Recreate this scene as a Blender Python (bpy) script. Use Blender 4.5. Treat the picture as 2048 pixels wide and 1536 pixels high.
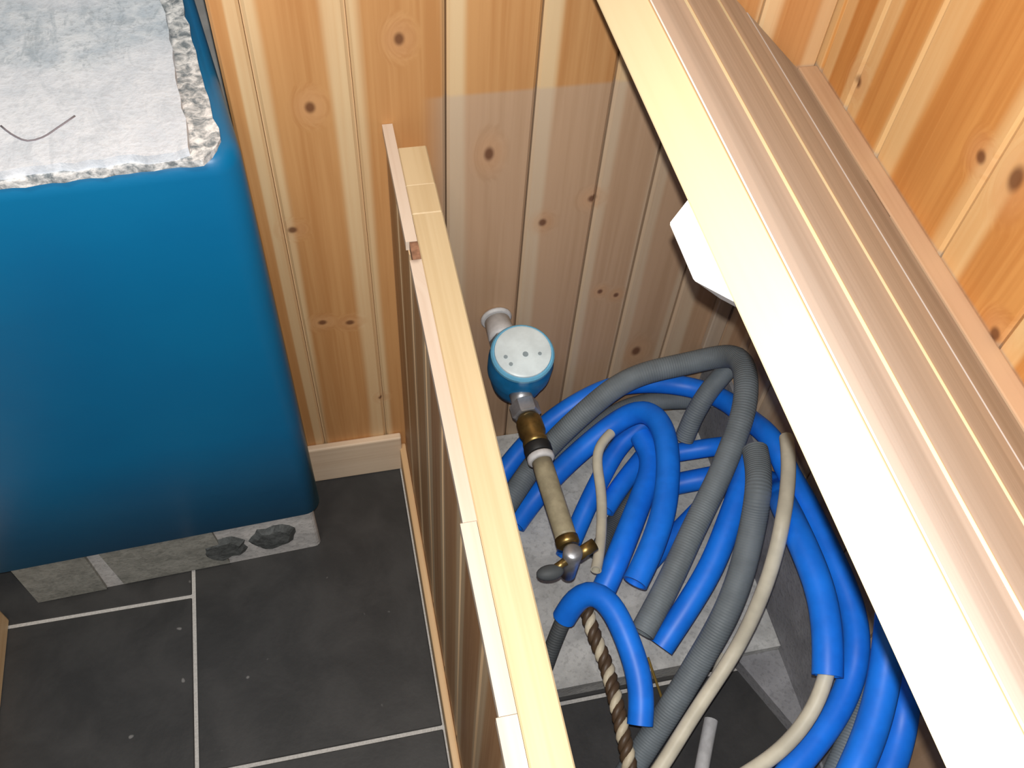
import bpy, bmesh, math, random
from mathutils import Vector, Matrix, Euler

random.seed(7)
for o in list(bpy.data.objects): bpy.data.objects.remove(o, do_unlink=True)
S = bpy.context.scene
COL = S.collection

# ------------------------------------------------------------------ camera
CAM = Vector((-0.0742, -0.9521, 1.5644))
ROT = Euler((0.6296336, -0.05425239, -0.209266), 'XYZ')
FPX = 1889.73
cd = bpy.data.cameras.new('camera'); cd.sensor_fit = 'HORIZONTAL'; cd.sensor_width = 36
cd.lens = FPX / 2048 * 36; cd.clip_start = 0.01
cam = bpy.data.objects.new('camera', cd); COL.objects.link(cam)
cam.location = CAM; cam.rotation_euler = ROT; S.camera = cam
RM = ROT.to_matrix()

# ------------------------------------------------------------------ light
W = bpy.data.worlds.new('world'); S.world = W; W.use_nodes = True
bg = W.node_tree.nodes['Background']; bg.inputs[0].default_value = (0.95, 0.98, 1.0, 1); bg.inputs[1].default_value = 0.19
fl = bpy.data.lights.new('phone_flash', 'POINT'); fl.energy = 48; fl.color = (1.0, 0.985, 0.97); fl.shadow_soft_size = 0.003
flo = bpy.data.objects.new('phone_flash', fl); COL.objects.link(flo); flo.location = CAM + RM @ Vector((0.0, 0.0175, 0.0))
al = bpy.data.lights.new('ceiling_lamp_light', 'AREA'); al.energy = 13; al.color = (1.0, 0.90, 0.77); al.size = 0.45
alo = bpy.data.objects.new('ceiling_lamp_light', al); COL.objects.link(alo); alo.location = (-0.45, -0.95, 2.6)
S.view_settings.view_transform = 'Standard'; S.view_settings.look = 'None'
S.view_settings.gamma = 1; S.view_settings.exposure = 0.0; S.view_settings.use_curve_mapping = False

# ------------------------------------------------------------------ helpers
XMAX, YMAX = 0.553, -0.024
def ray(x, y): return RM @ Vector(((x - 1024) / FPX, -(y - 768) / FPX, -1.0))
def at(x, y, z, r=0.02):
    """point of a photograph pixel at height z, kept clear of the right and back walls of the box"""
    d = ray(x, y); t = (z - CAM.z) / d.z
    xm = 0.575 - r; ym = -0.004 - r
    if CAM.x + t * d.x > xm and d.x > 0: t = (xm - CAM.x) / d.x
    if CAM.y + t * d.y > ym and d.y > 0: t = min(t, (ym - CAM.y) / d.y)
    return CAM + t * d

def link(o, parent=None):
    COL.objects.link(o)
    if parent is not None: o.parent = parent
    return o
def obj(name, bm, mat, parent=None, smooth=False, loc=None):
    me = bpy.data.meshes.new(name); bmesh.ops.recalc_face_normals(bm, faces=bm.faces[:]); bm.to_mesh(me); bm.free()
    if mat: me.materials.append(mat)
    if smooth:
        for p in me.polygons: p.use_smooth = True
    o = bpy.data.objects.new(name, me); link(o, parent)
    if loc is not None: o.location = loc
    return o
def obj_me(name, me, parent=None, loc=(0, 0, 0), rot=(0, 0, 0)):
    o = bpy.data.objects.new(name, me); link(o, parent); o.location = loc; o.rotation_euler = rot
    return o
def empty(name, loc=(0, 0, 0), rot=(0, 0, 0)):
    o = bpy.data.objects.new(name, None); o.empty_display_size = 0.05; link(o); o.location = loc; o.rotation_euler = rot
    return o
def tag(o, label=None, cat=None, group=None, kind=None):
    if label: o['label'] = label
    if cat: o['category'] = cat
    if group: o['group'] = group
    if kind: o['kind'] = kind
    return o
def box(bm, lo, hi, bev=0.0, seg=1):
    g = bmesh.ops.create_cube(bm, size=1.0)
    vs = g['verts']
    for v in vs:
        v.co = Vector([(lo[i] + hi[i]) / 2 + v.co[i] * (hi[i] - lo[i]) for i in range(3)])
    if bev:
        es = list({e for v in vs for e in v.link_edges})
        bmesh.ops.bevel(bm, geom=es, offset=bev, segments=seg, profile=0.5, affect='EDGES')
    return bm
def newbox(lo, hi, bev=0.0, seg=1): return box(bmesh.new(), lo, hi, bev, seg)
def prism(pts, a, b, axis='z', bm=None):
    """polygon pts (2-D) extruded from a to b along an axis"""
    bm = bm or bmesh.new()
    def mk(p, h):
        if axis == 'z': return (p[0], p[1], h)
        if axis == 'y': return (p[0], h, p[1])
        return (h, p[0], p[1])
    A = [bm.verts.new(mk(p, a)) for p in pts]; B = [bm.verts.new(mk(p, b)) for p in pts]
    n = len(pts)
    bm.faces.new(A); bm.faces.new(list(reversed(B)))
    for i in range(n): bm.faces.new((A[i], A[(i + 1) % n], B[(i + 1) % n], B[i]))
    return bm
def lathe(prof, n=32, bm=None, mat=None):
    """prof: list of (radius, z)"""
    bm = bm or bmesh.new(); M = mat or Matrix.Identity(4); rings = []
    for r, z in prof:
        if r < 1e-6: rings.append([bm.verts.new(M @ Vector((0, 0, z)))])
        else: rings.append([bm.verts.new(M @ Vector((r * math.cos(2 * math.pi * i / n), r * math.sin(2 * math.pi * i / n), z))) for i in range(n)])
    for a, b in zip(rings, rings[1:]):
        for i in range(n):
            j = (i + 1) % n
            q = [a[i % len(a)], a[j % len(a)], b[j % len(b)], b[i % len(b)]]
            q2 = []
            for v in q:
                if v not in q2: q2.append(v)
            if len(q2) > 2: bm.faces.new(q2)
    return bm
def along(p, q):
    """matrix whose local z runs from p to q"""
    d = (Vector(q) - Vector(p)); R = d.to_track_quat('Z', 'Y').to_matrix().to_4x4()
    return Matrix.Translation(Vector(p)) @ R
def spline(pts, step=0.012):
    P = [Vector(p) for p in pts]; P = [P[0] * 2 - P[1]] + P + [P[-1] * 2 - P[-2]]
    out = []
    for i in range(1, len(P) - 2):
        p0, p1, p2, p3 = P[i - 1:i + 3]
        def knot(a, b): return max((b - a).length, 1e-5) ** 0.5
        t1 = knot(p0, p1); t2 = t1 + knot(p1, p2); t3 = t2 + knot(p2, p3)
        n = max(2, int((p2 - p1).length / step))
        for k in range(n):
            t = t1 + (t2 - t1) * k / n
            A1 = p0 * ((t1 - t) / t1) + p1 * (t / t1)
            A2 = p1 * ((t2 - t) / (t2 - t1)) + p2 * ((t - t1) / (t2 - t1))
            A3 = p2 * ((t3 - t) / (t3 - t2)) + p3 * ((t - t2) / (t3 - t2))
            B1 = A1 * ((t2 - t) / t2) + A2 * (t / t2)
            B2 = A2 * ((t3 - t) / (t3 - t1)) + A3 * ((t - t1) / (t3 - t1))
            out.append(B1 * ((t2 - t) / (t2 - t1)) + B2 * ((t - t1) / (t2 - t1)))
    out.append(P[-2]); return out
def frames(path):
    T = [(path[min(i + 1, len(path) - 1)] - path[max(i - 1, 0)]).normalized() for i in range(len(path))]
    N = T[0].orthogonal().normalized(); fr = []
    for t in T:
        N = (N - t * N.dot(t)).normalized(); fr.append((t, N, t.cross(N)))
    return fr
def sweep(path, r, n=16, bm=None, open_end=0.0):
    """tube along a path; open_end > 0 leaves a bore of that wall thickness at both ends"""
    bm = bm or bmesh.new(); uvl = bm.loops.layers.uv.verify()
    fr = frames(path); rings = []; L = 0; vv = []
    def ring(c, f, rad): return [bm.verts.new(c + (f[1] * math.cos(2 * math.pi * i / n) + f[2] * math.sin(2 * math.pi * i / n)) * rad) for i in range(n)]
    if open_end:
        rings.append(ring(path[0] + fr[0][0] * 0.02, fr[0], r - open_end)); vv.append(-.02)
        rings.append(ring(path[0], fr[0], r - open_end)); vv.append(0)
    for i, c in enumerate(path):
        if i: L += (c - path[i - 1]).length
        rings.append(ring(c, fr[i], r)); vv.append(L)
    if open_end:
        rings.append(ring(path[-1], fr[-1], r - open_end)); vv.append(L)
        rings.append(ring(path[-1] - fr[-1][0] * 0.02, fr[-1], r - open_end)); vv.append(L - .02)
    for k in range(len(rings) - 1):
        a, b = rings[k], rings[k + 1]
        for i in range(n):
            j = (i + 1) % n
            f = bm.faces.new((a[i], a[j], b[j], b[i]))
            for lp, uv in zip(f.loops, ((i / n, vv[k]), ((i + 1) / n, vv[k]), ((i + 1) / n, vv[k + 1]), (i / n, vv[k + 1]))): lp[uvl].uv = uv
    bm.faces.new(rings[0]); bm.faces.new(list(reversed(rings[-1])))
    return bm

# ------------------------------------------------------------------ materials
class NT:
    def __init__(self, name):
        self.m = bpy.data.materials.new(name); self.m.use_nodes = True
        self.t = self.m.node_tree; self.b = self.t.nodes['Principled BSDF']
    def n(self, kind, **kw):
        nd = self.t.nodes.new(kind)
        for k, v in kw.items(): setattr(nd, k, v)
        return nd
    def l(self, a, b): self.t.links.new(a, b)
    def val(self, s, v):
        if isinstance(v, (int, float)) or isinstance(v, (tuple, list)): s.default_value = v
        else: self.l(v, s)
    def math(self, op, a, b=0.0, c=None, clamp=False):
        nd = self.n('ShaderNodeMath', operation=op, use_clamp=clamp); self.val(nd.inputs[0], a); self.val(nd.inputs[1], b)
        if c is not None: self.val(nd.inputs[2], c)
        return nd.outputs[0]
    def vmath(self, op, a, b=None):
        nd = self.n('ShaderNodeVectorMath', operation=op); self.val(nd.inputs[0], a)
        if b is not None: self.val(nd.inputs[1], b)
        return nd
    def mix(self, f, a, b):
        nd = self.n('ShaderNodeMix', data_type='RGBA'); self.val(nd.inputs[0], f); self.val(nd.inputs[6], a); self.val(nd.inputs[7], b)
        return nd.outputs[2]
    def noise(self, vec, scale, detail=3, rough=.5, dist=0.0):
        nd = self.n('ShaderNodeTexNoise'); self.val(nd.inputs['Vector'], vec); nd.inputs['Scale'].default_value = scale
        nd.inputs['Detail'].default_value = detail; nd.inputs['Roughness'].default_value = rough; nd.inputs['Distortion'].default_value = dist
        return nd.outputs[0]
    def ramp(self, f, stops, interp='LINEAR'):
        nd = self.n('ShaderNodeValToRGB'); self.val(nd.inputs[0], f); cr = nd.color_ramp; cr.interpolation = interp
        while len(cr.elements) > 1: cr.elements.remove(cr.elements[-1])
        cr.elements[0].position = stops[0][0]; cr.elements[0].color = stops[0][1]
        for p, c in stops[1:]:
            e = cr.elements.new(p); e.color = c
        return nd.outputs[0]
    def smooth(self, v, a, b):
        nd = self.n('ShaderNodeMapRange', interpolation_type='SMOOTHSTEP'); self.val(nd.inputs[0], v)
        self.val(nd.inputs[1], a); self.val(nd.inputs[2], b); nd.inputs[3].default_value = 0; nd.inputs[4].default_value = 1
        return nd.outputs[0]
    def bump(self, h, strength=.3, dist=.002):
        nd = self.n('ShaderNodeBump'); nd.inputs['Strength'].default_value = strength; nd.inputs['Distance'].default_value = dist
        self.l(h, nd.inputs['Height']); self.l(nd.outputs[0], self.b.inputs['Normal'])
    def out(self, color, rough=.5, metal=0.0, spec=None):
        self.val(self.b.inputs['Base Color'], color); self.val(self.b.inputs['Roughness'], rough); self.val(self.b.inputs['Metallic'], metal)
        if spec is not None: self.b.inputs['Specular IOR Level'].default_value = spec
        return self.m
def c4(r, g, b): return (r, g, b, 1)

def wood(name, heart, sap, dark, long_axis=2, knots=(), young=None, rough=.5, use_sap=True, sap_axis=0, grain=1.0):
    """planed softwood. Object colour R / G = share of the width that is pale sapwood at either side, B = tone.
    knots: (world point, radius, stretch axis, stretch).  young: (colour a, colour b, z limit) for boards that never saw daylight."""
    N = NT(name)
    tc = N.n('ShaderNodeTexCoord').outputs['Object']; info = N.n('ShaderNodeObjectInfo')
    off = N.vmath('SCALE', (3.1, 5.7, 9.3)); N.l(N.math('MULTIPLY', info.outputs['Random'], 10.0), off.inputs['Scale'])
    p = N.vmath('ADD', tc, off.outputs[0]).outputs[0]
    geo = N.n('ShaderNodeNewGeometry').outputs['Position']
    # knots
    core = None; halo = None
    for (kp, kr, ax, st) in knots:
        sc = [1 / kr] * 3; sc[ax] = 1 / (kr * st)
        d = N.vmath('LENGTH', N.vmath('MULTIPLY', N.vmath('SUBTRACT', geo, tuple(kp)).outputs[0], tuple(sc)).outputs[0]).outputs['Value']
        c = N.math('SUBTRACT', 1.0, N.smooth(d, .35, 1.05)); h = N.math('SUBTRACT', 1.0, N.smooth(d, .8, 3.6))
        core = c if core is None else N.math('MAXIMUM', core, c)
        halo = h if halo is None else N.math('MAXIMUM', halo, h)
    s1 = [26, 26, 26]; s1[long_axis] = 1.3
    s2 = [150, 150, 150]; s2[long_axis] = 3.0
    pw = p
    if halo is not None:
        bend = N.vmath('SCALE', (.02, .02, .0)); N.l(halo, bend.inputs['Scale']); pw = N.vmath('ADD', p, bend.outputs[0]).outputs[0]
    g1 = N.noise(N.vmath('MULTIPLY', pw, tuple(s1)).outputs[0], 1.0, 3, .55, .6)
    g2 = N.noise(N.vmath('MULTIPLY', pw, tuple(s2)).outputs[0], 1.0, 2, .5, .3)
    g = N.math('ADD', N.math('MULTIPLY', g1, .65), N.math('MULTIPLY', g2, .35))
    gm = N.smooth(g, .36, .64)
    col = N.mix(N.math('MULTIPLY', gm, .75 * grain), heart, dark)
    sapc = N.mix(N.math('MULTIPLY', gm, .35 * grain), sap, heart)
    if young:
        z = N.n('ShaderNodeSeparateXYZ'); N.l(geo, z.inputs[0])
        inside = N.math('MULTIPLY', N.math('SUBTRACT', 1.0, N.smooth(z.outputs[2], young[2] - .004, young[2] + .004)), N.smooth(z.outputs[0], .050, .088))
        col = N.mix(inside, col, N.mix(N.math('MULTIPLY', gm, .6), young[0], young[1]))
        sapc = N.mix(inside, sapc, N.mix(N.math('MULTIPLY', gm, .4), young[3], young[0]))
    if use_sap:
        # the plank mesh keeps its normalised width coordinate in the first UV channel
        uv = N.n('ShaderNodeUVMap'); sx = N.n('ShaderNodeSeparateXYZ'); N.l(uv.outputs[0], sx.inputs[0])
        oc = N.n('ShaderNodeSeparateColor'); N.l(info.outputs['Color'], oc.inputs[0])
        wv = [5, 5, 5]; wv[long_axis] = .8
        wob = N.math('MULTIPLY', N.math('SUBTRACT', N.noise(N.vmath('MULTIPLY', p, tuple(wv)).outputs[0], 1.0, 2), .5), .42)
        xx = N.math('ADD', sx.outputs[0], wob)
        a = N.math('SUBTRACT', 1.0, N.smooth(xx, N.math('SUBTRACT', oc.outputs[0], .05), N.math('ADD', oc.outputs[0], .05)))
        one = N.math('SUBTRACT', 1.0, oc.outputs[1])
        b = N.smooth(xx, N.math('SUBTRACT', one, .05), N.math('ADD', one, .05))
        col = N.mix(N.math('MULTIPLY', N.math('MAXIMUM', a, b), .9), col, sapc)
        tone = N.math('ADD', .72, N.math('MULTIPLY', oc.outputs[2], .5))
        hv = N.n('ShaderNodeHueSaturation'); N.l(col, hv.inputs['Color']); N.l(tone, hv.inputs['Value']); col = hv.outputs[0]
    if core is not None:
        col = N.mix(N.math('MULTIPLY', halo, .38), col, c4(*(min(1, v * 1.05) for v in heart[:3]))) if not young else N.mix(N.math('MULTIPLY', halo, .35), col, c4(.62, .33, .16))
        col = N.mix(N.math('MULTIPLY', core, .82), col, c4(.11, .035, .014))
    N.bump(g, .25, .0012)
    return N.out(col, N.math('ADD', rough - .06, N.math('MULTIPLY', g2, .14)), 0, .35)

def on_back(x, y):
    d = ray(x, y); t = (0 - CAM.y) / d.y; return CAM + t * d
XW = 0.578                                  # right wall
def on_right(x, y):
    d = ray(x, y); t = (XW - CAM.x) / d.x; return CAM + t * d

KB = [(on_back(*p), r, 2, s) for p, r, s in (((620, 215), .0085, 1.3), ((585, 460), .0085, .9), ((645, 645), .009, .8), ((700, 645), .009, .8), ((798, 78), .008, 1.4), ((978, 308), .009, 1.7),
      ((1085, 445), .008, 1.2), ((1185, 397), .009, 1.0), ((1200, 583), .006, 1.2), ((1232, 590), .006, 1.2), ((1272, 702), .011, 1.5), ((762, 795), .006, 1.0))]
KR = [(on_right(*p), r, 2, s) for p, r, s in (((1962, 314), .010, 1.0), ((2032, 358), .013, 1.5), ((1716, 163), .010, 1.0), ((1990, 668), .010, 1.1))]
M_PANEL = wood('aged_pine_back', c4(.61, .320, .125), c4(.76, .56, .32), c4(.48, .215, .070), 2, KB, young=(c4(.56, .365, .225), c4(.45, .275, .155), .834, c4(.65, .50, .34)))
M_RIGHT = wood('aged_pine_right', c4(.64, .315, .095), c4(.76, .53, .26), c4(.49, .20, .048), 2, KR, young=(c4(.56, .365, .225), c4(.45, .275, .155), .834, c4(.65, .50, .34)))
M_PART = wood('aged_pine_partition', c4(.50, .27, .12), c4(.66, .47, .28), c4(.36, .165, .065), 2)
M_RAIL = wood('pale_pine_rail', c4(.64, .50, .30), c4(.68, .56, .39), c4(.54, .395, .215), 1, (), use_sap=False)
M_STRIP = wood('pale_pine_strip', c4(.68, .56, .45), c4(.70, .58, .46), c4(.58, .44, .33), 1, ((Vector((.012, -.222, .80)), .011, 1, 1.7),), use_sap=False)
M_BASE = wood('pine_baseboard', c4(.80, .64, .47), c4(.86, .72, .55), c4(.66, .49, .33), 0, (), use_sap=False)
M_BASEY = wood('pine_baseboard_side', c4(.80, .56, .32), c4(.86, .66, .44), c4(.64, .40, .19), 1, (), use_sap=False)
M_BASEZ = wood('pine_corner', c4(.58, .46, .34), c4(.62, .50, .38), c4(.46, .35, .25), 2, (), use_sap=False)
M_LID = wood('raw_pine_lid', c4(.42, .412, .40), c4(.49, .475, .455), c4(.33, .31, .29), 2, (), use_sap=True, rough=.72)
M_LIDEDGE = wood('pine_lid_edge', c4(.50, .405, .245), c4(.53, .44, .28), c4(.46, .36, .205), 1, (), use_sap=False, grain=.6)
M_LEDGE = wood('pine_ledge', c4(.56, .38, .24), c4(.62, .45, .30), c4(.45, .29, .17), 1, (), use_sap=False)
M_BLOCK = wood('whitewood_block', c4(.88, .84, .78), c4(.9, .86, .8), c4(.82, .75, .67), 1, (), use_sap=False, grain=.5)

def plain(name, col, rough=.5, metal=0, bump=0, scale=60, vary=.12, spec=None):
    N = NT(name); tc = N.n('ShaderNodeTexCoord').outputs['Object']
    n = N.noise(tc, scale, 4, .6)
    k = tuple(max(0, v * (1 - vary)) for v in col); m = tuple(min(1, v * (1 + vary)) for v in col)
    c = N.mix(N.smooth(n, .3, .7), c4(*k), c4(*m))
    if bump: N.bump(n, bump, .002)
    return N.out(c, rough, metal, spec)
def tile_mat():
    N = NT('slate_tile'); tc = N.n('ShaderNodeTexCoord').outputs['Object']
    n = N.noise(tc, 9, 5, .6, .4); f = N.noise(tc, 130, 2, .5)
    c = N.mix(N.smooth(n, .3, .7), c4(.030, .030, .030), c4(.052, .051, .050))
    sp = N.noise(tc, 42, 1, .5); c = N.mix(N.math('MULTIPLY', N.smooth(sp, .755, .80), .5), c, c4(.35, .34, .33))
    N.bump(N.math('ADD', N.math('MULTIPLY', n, .6), N.math('MULTIPLY', f, .4)), .35, .0015)
    return N.out(c, .52, 0, .4)
M_TILE = tile_mat()
M_GROUT = plain('pale_grout', (.55, .53, .50), .85, 0, .3, 300)
M_RUBBLE = plain('dark_floor_dirt', (.035, .028, .022), .9, 0, .6, 90, .5)
def concrete(name, a, b, s=14, veins=False):
    N = NT(name); tc = N.n('ShaderNodeTexCoord').outputs['Object']
    n = N.noise(tc, s, 6, .65, .5); f = N.noise(tc, 140, 3, .6)
    c = N.mix(N.smooth(n, .32, .68), c4(*a), c4(*b))
    c = N.mix(N.math('MULTIPLY', N.smooth(f, .52, .66), .30), c, c4(*(v * .45 for v in a)))
    if veins:
        m = N.noise(N.vmath('MULTIPLY', tc, (34, 12, 12)).outputs[0], 1.0, 5, .7, 1.2)
        c = N.mix(N.math('MULTIPLY', N.smooth(m, .50, .64), .5), c, c4(.28, .34, .39))
        p = N.noise(tc, 3.4, 1, .5, .3); c = N.mix(N.math('MULTIPLY', N.smooth(p, .47, .53), .45), c, c4(.74, .77, .83))
    N.bump(N.math('ADD', n, f), .5, .002)
    return N.out(c, .8, 0, .3)
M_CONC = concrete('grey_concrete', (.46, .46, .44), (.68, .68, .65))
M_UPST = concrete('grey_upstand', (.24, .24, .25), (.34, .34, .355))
M_TOP = concrete('mottled_stone_top', (.46, .53, .60), (.66, .71, .76), 30, True)
M_TOPEDGE = concrete('rough_mortar_edge', (.16, .19, .21), (.86, .86, .85), 75)
M_MORTAR = concrete('base_mortar', (.50, .49, .48), (.68, .66, .64), 30)
M_STONE = concrete('base_stone', (.24, .24, .215), (.36, .355, .32), 40)
M_COBBLE = concrete('dark_cobble', (.055, .06, .06), (.13, .14, .14), 60)
def paint():
    N = NT('blue_paint'); tc = N.n('ShaderNodeTexCoord').outputs['Object']
    n = N.noise(tc, 3.0, 3, .5); f = N.noise(tc, 34, 3, .55)
    c = N.mix(N.smooth(n, .3, .7), c4(.000, .128, .300), c4(.000, .150, .330))
    N.bump(N.math('ADD', f, N.math('MULTIPLY', n, 2.0)), .10, .004)
    return N.out(c, .38, 0, .45)
M_PAINT = paint()
def hose_mat(name, col, rough, ribs=0.0, rib_n=260, vary=.12):
    N = NT(name); tc = N.n('ShaderNodeTexCoord').outputs['Object']; n = N.noise(tc, 24, 3, .55)
    c = N.mix(N.smooth(n, .3, .7), c4(*(v * (1 - vary) for v in col)), c4(*(min(1, v * (1 + vary)) for v in col)))
    uv = N.n('ShaderNodeUVMap'); s = N.n('ShaderNodeSeparateXYZ'); N.l(uv.outputs[0], s.inputs[0])
    if ribs:
        w = N.math('SINE', N.math('MULTIPLY', s.outputs[1], rib_n * 6.283)); N.bump(N.math('ADD', w, n), ribs, .0008)
    else: N.bump(n, .15, .002)
    return N.out(c, rough, 0, .4)
M_BLUE = hose_mat('blue_hose', (.010, .205, .95), .45)
M_GREYH = hose_mat('grey_hose', (.165, .195, .215), .6, .35, 240)
M_CREAM = hose_mat('cream_hose', (.62, .58, .46), .5)
M_DUCT = hose_mat('dark_grey_hose', (.085, .095, .10), .6, .3, 240)
M_CRACK = plain('grey_crack', (.20, .18, .20), .9)
M_KNOT = plain('brown_knot', (.26, .13, .075), .6, 0, .3, 80, .4)
M_TWA = plain('twist_cream', (.66, .58, .42), .5)
M_TWB = plain('twist_brown', (.09, .055, .030), .5)
M_WIRE = plain('brass_wire', (.45, .30, .08), .4, .6)
M_BRASS = plain('brass', (.26, .175, .06), .38, .85, .1, 40, .35)
M_STEEL = plain('galvanised', (.42, .43, .45), .42, .7, .1, 50, .2)
M_PVC = plain('grey_pipe', (.62, .62, .62), .5, 0, .05)
M_OLIVE = plain('putty_pipe', (.33, .29, .19), .5, 0, .1, 40, .2)
M_BLACK = plain('black_rubber', (.012, .012, .012), .6)
M_MBLUE = plain('meter_blue', (.008, .17, .40), .3, 0, 0)
M_GLARE = plain('meter_glare', (.16, .46, .68), .25, 0, 0, 30, .08)  # light cyan: highlight of the blue meter body put into the colour
M_DIAL = plain('meter_dial', (.74, .84, .86), .35, 0, 0, 30, .08)
M_MARK = plain('dial_mark', (.30, .37, .40), .5)
M_PLASTER = plain('plaster', (.62, .60, .56), .9, 0, .2, 30)
M_HINGE = plain('steel_hinge', (.40, .40, .40), .35, .9)

# ------------------------------------------------------------------ planks
_pl = {}
def plank_mesh(w, t, L, mat, v=.0035):
    key = (round(w, 4), t, L, mat.name)
    if key in _pl: return _pl[key]
    g = .0012                                   # half of the open joint
    prof = [(g, v + .004), (g, v), (g + v, 0), (w - g - v, 0), (w - g, v), (w - g, v + .004), (w - g, t), (g, t)]
    bm = prism(prof, 0, L); bmesh.ops.recalc_face_normals(bm, faces=bm.faces[:])
    uvl = bm.loops.layers.uv.verify()
    for f in bm.faces:
        for lp in f.loops: lp[uvl].uv = (lp.vert.co.x / w, lp.vert.co.z)
    me = bpy.data.meshes.new('plank'); bm.to_mesh(me); bm.free(); me.materials.append(mat); _pl[key] = me
    return me
def plank(parent, w, t, L, mat, loc, rot=(0, 0, 0), sap=None, name='plank'):
    o = obj_me(name, plank_mesh(w, t, L, mat), parent, loc, rot)
    s = sap or (random.uniform(.05, .35), random.uniform(0, .2), random.uniform(.35, .7))
    o.color = (s[0], s[1], s[2], 1); return o

# ------------------------------------------------------------------ setting
XL = -0.172                                  # left end of the back wall, at the blue block
# back wall: a backing sheet carries the planks
wb = obj('wall_back', newbox((XL, .018, 0), (XW + .02, .05, 2.45)), M_PANEL)
tag(wb, 'tall back wall of orange knotty pine planks behind the storage box', 'wall', kind='structure')
edges = [XL, -.136, -.026, .086, .200, .302, .385, .478, XW]
saps = [(.0, .50, .5), (.10, .26, .52), (.10, .06, .50), (.22, .0, .52), (.30, .0, .5), (.20, .12, .52), (.25, .1, .45), (.3, .2, .6)]
for i in range(len(edges) - 1):
    w = edges[i + 1] - edges[i]
    plank(wb, w, .018, 2.45, M_PANEL, (edges[i], 0, 0), sap=saps[i])
# right wall
wr = obj('wall_right', newbox((XW + .018, -1.9, 0), (XW + .05, .018, 2.45)), M_RIGHT)
tag(wr, 'right side wall of bright orange knotty pine planks above the lid', 'wall', kind='structure')
ys = [0.018, -.012, -.090, -.180, -.345, -.475, -.59, -.71, -.83, -.95, -1.07, -1.19, -1.31, -1.43, -1.55, -1.67, -1.79, -1.9]
rs = [(.9, 0, .55), (.28, .22, .5), (.30, .12, .5), (.25, .12, .55), (.34, .0, .55), (.30, .1, .5)]
for i in range(len(ys) - 1):
    plank(wr, ys[i] - ys[i + 1], .018, 2.45, M_RIGHT, (XW, ys[i], 0), (0, 0, -math.pi / 2), sap=rs[i] if i < len(rs) else None)
ledge = obj('trim_1', newbox((.5495, -1.45, .800), (XW - .0005, -.001, .834), .0025, 2), M_LEDGE)
tag(ledge, 'narrow pine ledge along the right wall that the open lid is hinged to', 'ledge', kind='structure')
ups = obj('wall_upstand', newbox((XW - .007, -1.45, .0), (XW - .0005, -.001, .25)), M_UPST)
tag(ups, 'low grey board at the foot of the right wall inside the box', 'board', kind='structure')

ct = obj('trim_3', newbox((XW - .030, -.014, .2505), (XW - .0008, -.0008, .799), .002), M_BASEZ)
tag(ct, 'pale upright corner batten behind the hoses under the raised lid', 'batten', kind='structure')
# floor with tiles
fl_o = obj('floor', newbox((-1.9, -1.9, -.05), (XW + .05, .7, -.0025)), M_GROUT)
tag(fl_o, 'floor of large dark grey slate tiles with pale grout lines', 'floor', kind='structure')
def tile(x0, x1, y0, y1, z=0.0, g=.0032):
    cx, cy = (x0 + x1) / 2, (y0 + y1) / 2
    bm = newbox((x0 + g - cx, y0 + g - cy, -.008), (x1 - g - cx, y1 - g - cy, 0), .0015)
    return obj('tile', bm, M_TILE, fl_o, loc=(cx, cy, z))
for x0, x1, off in ((-1.59, -.99, -.505), (-.99, -.392, -.203), (-.392, -.004, -.505), (-.004, XW + .0, -.505)):
    y = off + 1.2
    while y > -1.9:
        a, b = max(y - .6, -1.9), min(y, .69)
        if b - a > .02 and not (x0 > -.01 and y > .0 and a > -.1): tile(x0, x1, a, b)
        y -= .6
bbk = obj('baseboard_back', newbox((XL + .002, -.014, 0), (-.0005, -.0005, .108), .003, 2), M_BASE)
tag(bbk, 'short pale pine baseboard at the back wall beside the blue block', 'baseboard', kind='structure')
bbp = obj('baseboard_partition', newbox((-.0045, -1.5, 0), (.0075, -.0005, .070), .003, 2), M_BASEY)
tag(bbp, 'long pale pine baseboard along the foot of the low partition', 'baseboard', kind='structure')
tr2 = obj('trim_2', newbox((-.78, -1.5, 0), (-.692, -.19, .055), .004, 2), M_BASEY)
tag(tr2, 'pale pine board on the floor at the far left of the picture', 'baseboard', kind='structure')

# partition (front of the storage box)
wp = obj('wall_partition', newbox((.020, -1.5, 0), (.054, -.0005, .755)), M_PART)
tag(wp, 'low plank partition with a pale timber top rail in front of the hoses', 'partition', kind='structure')
ey = [-.0005, -.105, -.216, -.325, -.435, -.545, -.655, -.765, -.875, -.985, -1.095, -1.205, -1.315, -1.5]
for i in range(len(ey) - 1):
    plank(wp, ey[i] - ey[i + 1], .012, .788, M_PART, (.008, ey[i], 0), (0, 0, -math.pi / 2), sap=(random.uniform(.1, .3), .15, random.uniform(.4, .65)))
# thin strip capping the plank tops, with a broken notch at its knot
st = bmesh.new()
def strip_piece(y0, y1, x0, x1):
    return prism([(x0, .7885), (x1, .7885), (x1, .8015), (x0, .8015)], y0, y1, 'y')
for y0, y1, x0, x1 in ((-.205, -.0008, .0055, .0185), (-.560, -.233, .0060, .0190), (-.735, -.5605, .0035, .0185), (-1.5, -.7355, .0010, .0185)):
    obj('capping_strip', strip_piece(y0, y1, x0, x1), M_STRIP, wp)
k_ = obj('knot_piece', strip_piece(-.2325, -.2055, .0095, .0188), M_KNOT, wp); k_['label'] = 'brown knot in the pale strip'
for y0, y1, zt in ((-.110, -.040, .7965), (-.160, -.1108, .7990), (-1.5, -.1608, .8005)):
    obj('top_rail', newbox((.0192, y0, .7555), (.0545, y1, zt), .0015), M_RAIL, wp)

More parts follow.
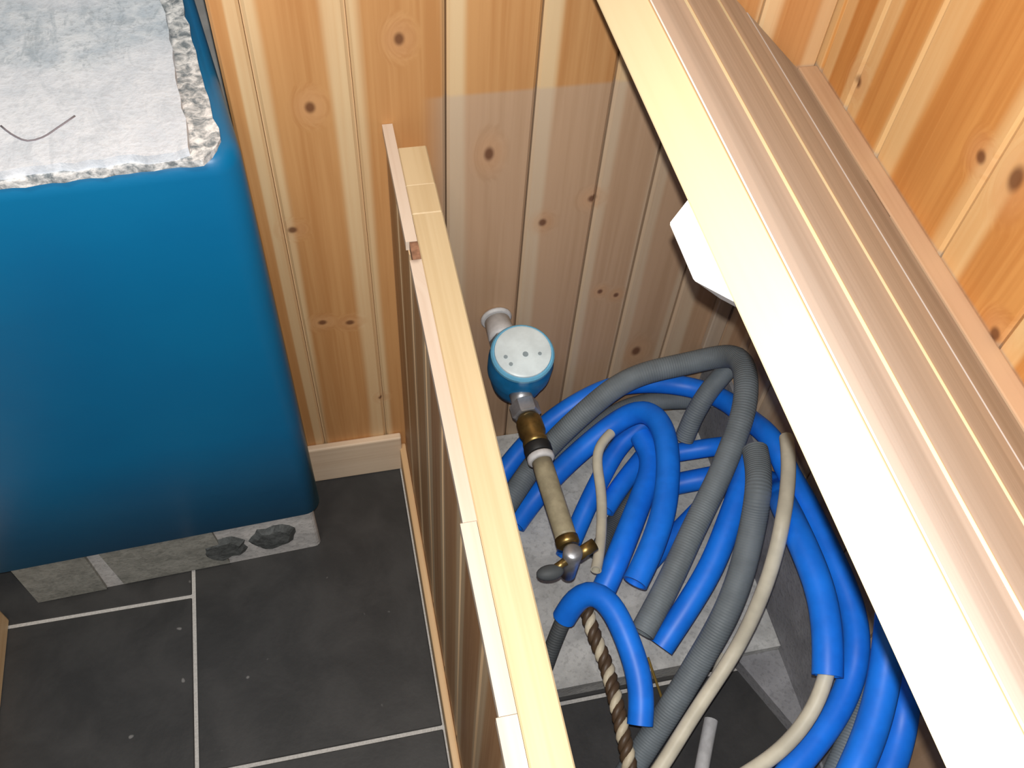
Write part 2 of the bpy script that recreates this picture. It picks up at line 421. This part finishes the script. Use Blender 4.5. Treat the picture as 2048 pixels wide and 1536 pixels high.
# inside of the box: concrete pad with a corner cut away
pad = obj('concrete_pad', prism([(.0545, -.001), (XW - .0075, -.001), (XW - .0075, -.495), (.0545, -.495)], .0002, .045), M_CONC)
tag(pad, 'light grey concrete pad on the floor under the hoses', 'slab', kind='structure')

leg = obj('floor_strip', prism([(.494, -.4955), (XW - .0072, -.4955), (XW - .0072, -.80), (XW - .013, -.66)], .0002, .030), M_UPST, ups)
# niche around the blue block, outside the frame
wn = obj('wall_niche', newbox((-1.9, .62, 0), (XL, .66, 2.45)), M_PLASTER)
tag(wn, 'plain plaster wall far behind the blue block', 'wall', kind='structure')
ws = obj('wall_niche_side', newbox((XL + .001, .0505, 0), (XL + .03, .62, 2.45)), M_PLASTER)
tag(ws, 'plain plaster side wall of the recess behind the blue block', 'wall', kind='structure')

# ------------------------------------------------------------------ blue block
def rounded_rect(x0, x1, y0, y1, r, n=8):
    out = []
    for cx, cy, a0 in ((x1 - r, y1 - r, 0), (x0 + r, y1 - r, 90), (x0 + r, y0 + r, 180), (x1 - r, y0 + r, 270)):
        for k in range(n + 1):
            a = math.radians(a0 + 90 * k / n); out.append((cx + r * math.cos(a), cy + r * math.sin(a)))
    return out
hb = empty('masonry_block', (-.44, .2, 0))
tag(hb, 'large glossy blue painted block with a mottled grey stone top', 'masonry block')
def under(o, root):
    o.parent = root; o.matrix_parent_inverse = root.matrix_world.inverted() if False else Matrix.Translation(-root.location)
    return o
# painted body: rings of a rounded rectangle, softened at its top
bm = bmesh.new(); rings = []
for z, ins, r in ((.137, .004, .028), (.141, 0, .030), (.40, 0, .032), (.70, 0, .034), (.880, 0, .036), (.894, .003, .036), (.902, .011, .032)):
    rings.append([bm.verts.new((x, y, z)) for x, y in rounded_rect(-.760 + ins, -.1515 - ins, -.157 + ins, .56, r)])
for a, b in zip(rings, rings[1:]):
    for i in range(len(a)): bm.faces.new((a[i], a[(i + 1) % len(a)], b[(i + 1) % len(b)], b[i]))
bm.faces.new(rings[0]); bm.faces.new(rings[-1])
def settle(bm):
    # the block stands a little askew and its right side draws in towards the back
    for v in bm.verts:
        x, y = v.co.x, v.co.y
        if x > -.4: v.co.x -= max(0, y + .155) * .150 * (x + .4) / .25
        v.co.y += (x + .16) * .040 * max(0, 1 - (y + .16) / .5)
    return bm
settle(bm)
body = under(obj('painted_body', bm, M_PAINT, None, True), hb)
# top slab and its ragged unpainted edge
random.seed(3)
def ragged(x0, x1, y, n, amp): return [(x0 + (x1 - x0) * i / n, y + random.uniform(-amp, amp)) for i in range(n + 1)]
pts = ragged(-.750, -.203, -.154, 40, .0035) + [(-.200 + random.uniform(-.004, .004), -.14 + .70 * i / 40) for i in range(1, 41)] + [(-.750, .56)]
top = under(obj('stone_top', settle(prism(pts, .900, .917)), M_TOP), hb)
pts2 = ragged(-.755, -.192, -.1575, 46, .0020) + [(-.176, -.142)] + [(-.170 + random.uniform(-.003, .002), -.13 + .69 * i / 40) for i in range(41)] + [(-.755, .56)]
edge = under(obj('rough_edge', settle(prism(pts2, .898, .9065)), M_TOPEDGE), hb)
def on_top(x, y, z=.9172):
    d = ray(x, y); return CAM + d * ((z - CAM.z) / d.z)
ck = spline([on_top(*p) for p in ((2, 252), (22, 268), (55, 282), (85, 275), (115, 256), (150, 232))], .006)
under(obj('crack_line', sweep(ck, .0011, 6), M_CRACK, None, True), hb)
# base course of mortar with set stones
bm = settle(prism(rounded_rect(-.648, -.166, -.146, .55, .012, 4), 0.0005, .1368))
under(obj('base_mortar', bm, M_MORTAR), hb)
def base_stone(x0, x1, z0, z1, skew=.0):
    pts = [(x0, z0), (x1 - skew, z0), (x1, z1), (x0 + skew, z1)]
    bm = settle(prism(pts, -.152, -.140, 'y'))
    return under(obj('base_stone', bm, M_STONE), hb)
base_stone(-.646, -.535, .006, .134, .0); base_stone(-.505, -.335, .012, .134, -.008)
def cobble(px, py, r):
    d = ray(px, py); t = (-.147 - CAM.y) / d.y; c = CAM + t * d
    bm = bmesh.new(); n = 18; R0 = []; R1 = []
    rad = [r * random.uniform(.82, 1.14) for _ in range(n)]
    for k in range(n):
        a = 2 * math.pi * k / n; R0.append(bm.verts.new((c.x + rad[k] * 1.05 * math.cos(a), -.144, c.z + rad[k] * math.sin(a))))
        R1.append(bm.verts.new((c.x + .7 * rad[k] * math.cos(a), -.1545 + random.uniform(-.001, .001), c.z + .7 * rad[k] * math.sin(a))))
    for k in range(n): bm.faces.new((R0[k], R0[(k + 1) % n], R1[(k + 1) % n], R1[k]))
    bm.faces.new(R1); bm.faces.new(list(reversed(R0)))
    settle(bm); under(obj('cobble', bm, M_COBBLE), hb)
cobble(446, 1090, .040); cobble(545, 1070, .040)

# ------------------------------------------------------------------ lid
TH, DL, ANG = .033, .5345, .757131
XH, ZH = .5484, .834
lid = empty('hinged_lid', (XH, 0, ZH), (0, ANG, 0))
tag(lid, 'raised pine lid of grooved boards with a bright pale front edge', 'lid')
Y0, Y1 = -1.40, -.012
bs = [.0045, .111, .257, .395, DL - .004]
for i in range(4):
    w = bs[i + 1] - bs[i]
    plank(lid, w, TH, Y1 - Y0, M_LID, (bs[i] - DL, Y0, 0), (-math.pi / 2, 0, 0), sap=((.25, .2, .62), (.12, .1, .55), (.2, .3, .55), (.1, .2, .5))[i], name='lid_board')
# added pale strips in the board joints, painting the flash glint on the arrises
for s in (.111, .257):
    obj('joint_glint', newbox((s - DL - .0006, Y0, -.004), (s - DL + .0022, Y1, .0014), .0005), M_LIDEDGE, lid)
obj('edge_board', newbox((-DL, Y0, -TH), (-DL + .0050, Y1, .0002), .0012, 2), M_LIDEDGE, lid)
def lidlocal(px, py, s):
    """pixel on the plane square to the lid at distance s from its front edge, in lid coordinates"""
    u = Vector((math.cos(ANG), 0, -math.sin(ANG))); n = Vector((math.sin(ANG), 0, math.cos(ANG))); H = Vector((XH, 0, ZH))
    P0 = H - u * (DL - s); d = ray(px, py); t = (P0 - CAM).dot(u) / d.dot(u); q = CAM + t * d - H
    return q.y, q.dot(n)
c = [lidlocal(*p, .004) for p in ((1372, 398), (1337, 445), (1385, 560), (1463, 612))]
d0 = sum(v[1] for v in c[1:3]) / 2
pts = [(c[0][0], -TH), (c[1][0], d0), (c[2][0], d0), (c[3][0], -TH)]
bm = prism(pts, -DL + .004, -DL + .034, 'x')
bmesh.ops.bevel(bm, geom=bm.edges[:], offset=.0012, segments=1, affect='EDGES')
b = obj('stop_cleat', bm, M_BLOCK, lid); b['label'] = 'white cleat with slanted ends under the lid edge'
for y in (-.25, -.75, -1.2):
    bm = lathe([(0, -.03), (.004, -.03), (.004, .03), (0, .03)], 12, mat=Matrix.Translation((.001, y, -.004)) @ Matrix.Rotation(math.pi / 2, 4, 'X'))
    obj('hinge_knuckle', bm, M_HINGE, lid, True)

# ------------------------------------------------------------------ plumbing
PA, PB = Vector((.166, -.001, .40)), Vector((.184, -.42, .40))
def ax(y): return PA + (PB - PA) * ((y - PA.y) / (PB.y - PA.y))
def turned(name, y0, prof, mat, parent=None, n=24, smooth=True):
    """profile (radius, distance from y0) turned about the supply line"""
    p = ax(y0); M = along(p, p + (PB - PA))
    o = obj(name, lathe([(0, prof[0][1])] + prof + [(0, prof[-1][1])], n, mat=M), mat, None, False)
    if smooth:
        for f in o.data.polygons: f.use_smooth = len(f.vertices) == 4 and n > 8
    if parent is not None: under(o, parent)
    return o
wpipe = empty('wall_outlet_pipe', tuple(PA)); tag(wpipe, 'pale grey pipe stub coming out of the pine wall behind the meter', 'pipe')
turned('wall_flange', -.001, [(.0255, 0), (.0255, .003), (.0225, .006)], M_PVC, wpipe)
turned('pipe_stub', -.009, [(.021, 0), (.022, .030), (.022, .034), (.019, .037)], M_PVC, wpipe)
turned('union_nut', -.046, [(.021, 0), (.0225, .002), (.0225, .020), (.020, .022)], M_STEEL, wpipe, 6)

mc = Vector((.180, -.110, .40)); meter = empty('water_meter', (mc.x, mc.y, .355)); tag(meter, 'round blue water meter with a pale dial face on the supply pipe', 'water meter')
MT = Matrix.Translation(mc) @ Matrix.Rotation(math.radians(11), 4, 'X') @ Matrix.Scale(1.07, 4)
def mpart(name, prof, mat, n=40, parent=meter):
    o = obj(name, lathe(prof, n, mat=MT), mat, None, True); m = o.modifiers.new('split', 'EDGE_SPLIT'); m.split_angle = .6
    return under(o, parent)
mpart('meter_body', [(0, -.050), (.026, -.050), (.036, -.040), (.040, -.022), (.0405, .0), (.046, .006), (.0465, .034), (.044, .040), (.0435, .052), (.0415, .0545)], M_MBLUE)
face = mpart('dial_face', [(.0400, .0555), (.0395, .0595), (.036, .0612), (0, .0620)], M_DIAL)
mpart('glare_ring', [(.0400, .050), (.0450, .050), (.0448, .0545), (.0425, .0570), (.0400, .0570), (.0400, .050)], M_GLARE)  # added ring, its pale cyan paints the highlight on the blue body
def mdisc(name, x, y, r, mat, h=.0006, inner=0.0):
    T = MT @ Matrix.Translation((x, y, .0618)); prof = [(inner, 0), (r, 0), (r, h), (inner, h)] if inner else [(0, 0), (r, 0), (r, h), (0, h)]
    o = obj(name, lathe(prof + ([prof[0]] if inner else []), 24, mat=T), mat)
    return under(o, meter)
mdisc('centre_screw', .002, -.006, .0040, M_MARK)
mdisc('dial_pointer', -.026, -.006, .0028, M_MARK); mdisc('dial_pointer', -.021, -.018, .0028, M_MARK); mdisc('dial_pointer', .022, -.008, .0026, M_MARK)
for sx in (-1, 1):
    y = mc.y + .040 * (1 if sx < 0 else -1)
turned('inlet_neck', -.066, [(.017, 0), (.017, .022)], M_STEEL, meter)
turned('outlet_neck', -.152, [(.017, 0), (.017, .020)], M_STEEL, meter)

valve = empty('brass_valve', tuple(ax(-.172))); tag(valve, 'tarnished brass valve below the water meter', 'valve')
turned('union_nut', -.1725, [(.019, 0), (.0225, .002), (.0225, .022), (.019, .024)], M_STEEL, valve, 6)
turned('valve_body', -.197, [(.015, 0), (.0195, .008), (.0200, .030), (.0165, .040), (.0190, .044), (.0190, .052)], M_BRASS, valve)
turned('rubber_band', -.2495, [(.0200, 0), (.0205, .003), (.0205, .014), (.019, .016)], M_BLACK, valve)
turned('collar', -.266, [(.018, 0), (.0200, .002), (.0200, .009), (.017, .011)], M_PVC, valve)

spipe = empty('supply_pipe', tuple(ax(-.2775))); tag(spipe, 'straight putty coloured pipe between the brass valve and the tee', 'pipe')
turned('pipe', -.2775, [(.0150, 0), (.0152, .02), (.0152, .120), (.0148, .124)], M_OLIVE, spipe)
turned('pipe_end', -.4020, [(.0165, 0), (.0165, .010), (.013, .013)], M_BRASS, spipe)

tee = empty('tee_fitting', tuple(ax(-.416))); tag(tee, 'small metal tee with a grey knob at the lower end of the supply pipe', 'pipe fitting')
tp = ax(-.430)
o = obj('tee_body', lathe([(0, -.055), (.011, -.055), (.012, -.02), (.0135, .012), (.010, .016), (0, .016)], 20, mat=Matrix.Translation(tp)), M_STEEL, None, True); under(o, tee)
kn = tp + Vector((-.026, -.012, -.004))
o = obj('knob_stem', sweep([tp + Vector((-.008, -.004, -.002)), kn], .006, 12), M_BRASS, None, True); under(o, tee)
bm = bmesh.new(); bmesh.ops.create_uvsphere(bm, u_segments=20, v_segments=12, radius=1.0)
for v in bm.verts: v.co = Vector((kn.x - .008 + v.co.x * .019, kn.y - .004 + v.co.y * .011, kn.z + v.co.z * .009))
o = obj('knob', bm, M_DUCT, None, True); under(o, tee)
o = obj('side_branch', sweep([tp + Vector((.008, 0, 0)), tp + Vector((.034, .010, .004))], .009, 16), M_BRASS, None, True); under(o, tee)

# ------------------------------------------------------------------ hoses
HOSES = []
def hose(name, label, mat, r, pts, group='hoses in the storage box', bore=.0035, cat='hose', n=16, inside=None, tail=None):
    P = [at(x, y, z, r) for x, y, z in pts]
    if tail is not None:                       # runs on beyond the frame and comes to rest on the floor of the box
        e = P[-1]; x1 = max(.08, e.x + tail); P += [Vector((e.x + tail * .35, e.y - .10, e.z * .72)), Vector((e.x + tail * .7, e.y - .20, e.z * .30 + r)), Vector((x1, e.y - .31, r + .003)), Vector((x1, e.y - .40, r + .003))]
    HOSES.append((name, label, mat, r, spline(P, .010), group, bore, cat, n, inside))
def settle_hoses(iters=40):
    """let the hoses rest on one another: whatever overlaps is pushed apart, the upper one up and the lower one down"""
    import numpy as np
    fixed = [(ax(-.01 - .006 * i), .020) for i in range(70)] + [(mc + Vector((0, 0, -.05 + .012 * i)), .044) for i in range(8)]
    P = []; R = []; ID = []; IN = {}
    for k, h in enumerate(HOSES):
        P += [tuple(p) for p in h[4]]; R += [h[3]] * len(h[4]); ID += [k] * len(h[4]); IN[k] = h[9]
    nm = len(P)
    P += [tuple(p) for p, r in fixed]; R += [r for p, r in fixed]; ID += [-1] * len(fixed)
    P = np.array(P); R = np.array(R); ID = np.array(ID)
    ok = ID[:, None] != ID[None, :]
    for k, j in IN.items():
        if j is not None: ok &= ~((ID[:, None] == k) & (ID[None, :] == j)); ok &= ~((ID[:, None] == j) & (ID[None, :] == k))
    need = R[:, None] + R[None, :] + .0006
    cam_ = np.array(CAM); st = [0]
    for h in HOSES: st.append(st[-1] + len(h[4]))
    rng0 = np.sqrt(((cam_ - P) ** 2).sum(-1)); it = 0
    for it in range(iters):
        D = P[:, None, :] - P[None, :, :]; dist = np.sqrt((D ** 2).sum(-1)) + 1e-9
        pen = np.where(ok & (dist < need), need - dist, 0)
        if pen.max() < .0008: break
        V = cam_ - P; rng = np.sqrt((V ** 2).sum(-1)); V /= rng[:, None]
        w = V
        # order along the line of sight, by whole neighbourhood so that a crossing moves one way
        sgn = np.where(rng0[:, None] < rng0[None, :], 1.0, -1.0)
        i = pen.argmax(1); amt = pen.max(1) * .55 * sgn[np.arange(len(P)), i]
        for a, b in zip(st, st[1:]):
            q = amt[a:b].copy()
            for _ in range(6):
                e = np.concatenate(([q[0]], q, [q[-1]])); q = np.where(np.abs(q) > 0, np.maximum(np.abs(q), 0) * np.sign(q), 0) * .5 + (e[:-2] + e[1:-1] * 2 + e[2:]) / 4 * .5
            P[a:b] += w[a:b] * q[:, None]
        X = P[:nm]; r = R[:nm]
        X[:, 0] = np.minimum(X[:, 0], .569 - r); X[:, 0] = np.maximum(X[:, 0], .056 + r); X[:, 1] = np.minimum(X[:, 1], -.002 - r)
        flo_ = np.where(X[:, 1] > -.50, .045, .001); X[:, 2] = np.maximum(X[:, 2], flo_ + r)
        for a, b in zip(st, st[1:]):
            if b - a > 4: X[a + 1:b - 1] = X[a + 1:b - 1] * .86 + (X[a:b - 2] + X[a + 2:b]) * .07
    print('hoses settled', it, float(pen.max()))
    for k, h in enumerate(HOSES):
        pts = [Vector(p) for p in P[st[k]:st[k + 1]]]
        build_hose(*h[:4], pts, *h[5:9])
def build_hose(name, label, mat, r, path, group, bore, cat, n):
    o = obj(name, sweep(path, r, n, open_end=bore), mat, None, True)
    m = o.modifiers.new('split', 'EDGE_SPLIT'); m.split_angle = .7
    # origin at the hose itself
    c = path[0].copy(); o.data.transform(Matrix.Translation(-c)); o.location = c
    return tag(o, label, cat, group)
G, B = M_GREYH, M_BLUE
RB = .0195
hose('grey_hose', 'longest grey hose arching along the wall and down to a cut end in the middle', G, .019, [(1000, 1030, .15), (1038, 972, .17), (1070, 925, .18), (1125, 865, .22), (1180, 815, .26), (1232, 772, .29), (1287, 746, .31), (1367, 729, .32), (1440, 712, .34), (1478, 712, .37), (1494, 760, .39), (1488, 825, .38), (1466, 885, .36), (1442, 947, .335), (1410, 1011, .31), (1385, 1062, .30), (1350, 1140, .28), (1320, 1200, .265), (1284, 1266, .25)])
hose('blue_hose', 'blue hose rising behind the brass valve and looping round the right side', B, .0178, [(985, 975, .10), (1010, 938, .12), (1050, 890, .15), (1105, 838, .19), (1165, 800, .215), (1225, 772, .235), (1290, 765, .24), (1345, 768, .235), (1400, 778, .24), (1450, 800, .26), (1505, 838, .28), (1548, 872, .31), (1586, 940, .35), (1614, 1000, .37), (1647, 1064, .37), (1681, 1132, .37), (1704, 1206, .37), (1716, 1283, .36), (1704, 1360, .35), (1668, 1435, .34), (1612, 1508, .33), (1550, 1585, .32)], tail=-0.12)
hose('blue_hose', 'blue hose bending sharply at the top middle and hanging to a blunt end', B, RB, [(1030, 1050, .08), (1062, 1005, .09), (1115, 945, .12), (1165, 898, .16), (1235, 842, .20), (1285, 818, .235), (1318, 838, .255), (1335, 895, .27), (1336, 960, .275), (1326, 1030, .275), (1300, 1105, .27), (1270, 1166, .26)])
hose('blue_hose', 'blue hose strand running down to meet the short blue arch', B, RB, [(1282, 872, .205), (1303, 897, .205), (1305, 933, .21), (1289, 979, .215), (1264, 1044, .225), (1234, 1120, .225), (1208, 1178, .205)])
hose('blue_hose', 'short bent blue hose arching over and ending above the dark floor', B, RB * .93, [(1128, 1236, .225), (1140, 1207, .25), (1160, 1180, .272), (1192, 1174, .285), (1224, 1210, .285), (1248, 1262, .28), (1271, 1322, .27), (1285, 1388, .26), (1280, 1450, .245)])
hose('grey_hose', 'thin dark grey hose leaving the left end of the blue arch', M_DUCT, .0125, [(1132, 1228, .215), (1118, 1258, .195), (1098, 1312, .165), (1078, 1370, .13)], inside=4)
hose('blue_hose', 'blue hose sloping down leftwards behind the thin cream cable', B, RB * .9, [(1310, 830, .165), (1240, 888, .135), (1205, 950, .115), (1175, 1010, .10), (1150, 1068, .085), (1130, 1115, .075)])
hose('blue_hose', 'lower blue hose sloping leftwards under the hanging blue hoses', B, RB * .9, [(1312, 884, .105), (1264, 942, .10), (1228, 990, .09), (1210, 1020, .08)])
hose('grey_hose', 'short dark grey hose lying on the concrete beside the cream cable', M_DUCT, .0165, [(1292, 960, .075), (1258, 1003, .068), (1225, 1052, .068), (1192, 1112, .068)])
hose('blue_hose', 'blue hose crossing level behind the grey hose, upper of two', B, RB * .85, [(1338, 908, .15), (1390, 899, .16), (1430, 893, .17), (1462, 890, .18)])
hose('blue_hose', 'blue hose crossing level behind the grey hose then curving to a cut end at right', B, RB, [(1325, 974, .095), (1370, 964, .11), (1430, 953, .125), (1490, 945, .15), (1540, 962, .22), (1566, 1006, .385), (1592, 1060, .435), (1619, 1120, .44), (1642, 1182, .435), (1653, 1242, .435), (1657, 1300, .43), (1655, 1352, .42)])
hose('blue_hose', 'short dim blue hose end between the hanging blue and grey hoses', B, RB * .85, [(1400, 1018, .135), (1342, 1078, .125), (1285, 1140, .115)])
hose('grey_hose', 'long grey hose sweeping from the wall corner down to the bottom of the box', G, .0195, [(1510, 899, .375), (1519, 942, .38), (1514, 1011, .37), (1501, 1075, .345), (1479, 1160, .315), (1446, 1240, .285), (1400, 1320, .24), (1352, 1400, .205), (1302, 1476, .165), (1258, 1545, .14), (1220, 1610, .12)], tail=-0.04)
hose('blue_hose', 'straight bright blue hose between two grey hoses with a blunt lower end', B, RB, [(1501, 905, .295), (1488, 960, .295), (1456, 1050, .28), (1424, 1132, .26), (1380, 1206, .24), (1322, 1294, .21)])
hose('cream_hose', 'long thin cream hose curving across the right of the coil', M_CREAM, .0105, [(1573, 875, .43), (1578, 915, .44), (1576, 970, .44), (1564, 1050, .445), (1546, 1128, .41), (1511, 1222, .355), (1470, 1304, .30), (1420, 1380, .28), (1380, 1440, .265), (1326, 1530, .24), (1275, 1610, .22)], bore=.002, n=12, tail=-.02)
hose('cream_hose', 'thin cream cable hanging in front of the pile beside the supply pipe', M_CREAM, .0085, [(1222, 866, .24), (1198, 886, .245), (1190, 917, .245), (1201, 965, .235), (1204, 1027, .245), (1200, 1100, .26), (1192, 1140, .27)], bore=.002, n=12)
hose('cream_hose', 'thin cream hose coming out of the cut blue end at right', M_CREAM, .0100, [(1656, 1335, .423), (1651, 1365, .415), (1622, 1432, .40), (1564, 1500, .37), (1500, 1545, .34), (1430, 1590, .30)], bore=.002, n=12, inside=10, tail=-.06)
hose('grey_hose', 'grey hose slanting down from the wall corner behind the blue loops', G, .017, [(1462, 735, .31), (1425, 770, .285), (1390, 825, .25), (1368, 878, .205)])
hose('grey_hose', 'grey hose lying under the longest grey hose against the back wall', G, .017, [(1090, 925, .09), (1180, 862, .115), (1250, 815, .14), (1330, 800, .16), (1395, 800, .17), (1430, 795, .17)])
hose('blue_hose', 'blue hose half hidden under the lid, inner of two at lower right', B, RB, [(1785, 1215, .48), (1778, 1290, .47), (1766, 1375, .46), (1750, 1440, .45), (1720, 1520, .44), (1684, 1595, .43)], tail=-0.05)
hose('blue_hose', 'blue hose half hidden under the lid, outermost at lower right', B, RB, [(1822, 1290, .40), (1817, 1370, .40), (1806, 1440, .39), (1788, 1515, .38), (1756, 1595, .37)], tail=0)
hose('grey_hose', 'grey hose between the blue hoses at the lower right of the box', G, .013, [(1742, 1300, .30), (1732, 1370, .30), (1712, 1435, .30), (1682, 1510, .29), (1645, 1590, .28)], tail=-0.08)
hose('grey_hose', 'short mauve grey pipe end at the very bottom of the box', M_PVC, .0115, [(1422, 1440, .0135), (1412, 1490, .0135), (1402, 1545, .0135), (1392, 1600, .0135)], bore=.002, n=12)
hose('cream_hose', 'short beige tube under the long cream hose near the dark floor', M_CREAM, .0065, [(1446, 1310, .14), (1430, 1350, .14), (1412, 1400, .13)], bore=.0015, n=10)
hose('brass_wire', 'thin brass wire bent over the edge of the concrete pad', M_WIRE, .0022, [(1296, 1315, .06), (1306, 1345, .05), (1318, 1380, .03), (1330, 1415, .008)], bore=0.0008, n=8, cat='wire', group='loose wires')
settle_hoses()
# twisted pair
tw = [at(x, y, z, .01) for x, y, z in [(1172, 1212, .225), (1178, 1238, .22), (1192, 1280, .215), (1212, 1330, .205), (1231, 1400, .21), (1249, 1480, .205), (1262, 1550, .19), (1275, 1620, .15)]] + [Vector((.235, -.72, .08)), Vector((.225, -.80, .022)), Vector((.22, -.90, .015))]
path = spline(tw, .004); fr = frames(path)
te = empty('twisted_cable', tuple(path[0])); tag(te, 'twisted brown and cream cable hanging beside the short blue arch', 'cable')
for k, (mat, nm) in enumerate(((M_TWA, 'cream_strand'), (M_TWB, 'brown_strand'), (M_TWB, 'brown_strand'))):
    pp = []; L = 0
    for i, c in enumerate(path):
        if i: L += (c - path[i - 1]).length
        a = L / .040 * 2 * math.pi + k * 2 * math.pi / 3
        pp.append(c + (fr[i][1] * math.cos(a) + fr[i][2] * math.sin(a)) * .0058)
    under(obj(nm, sweep(pp, .0060, 10), mat, None, True), te)
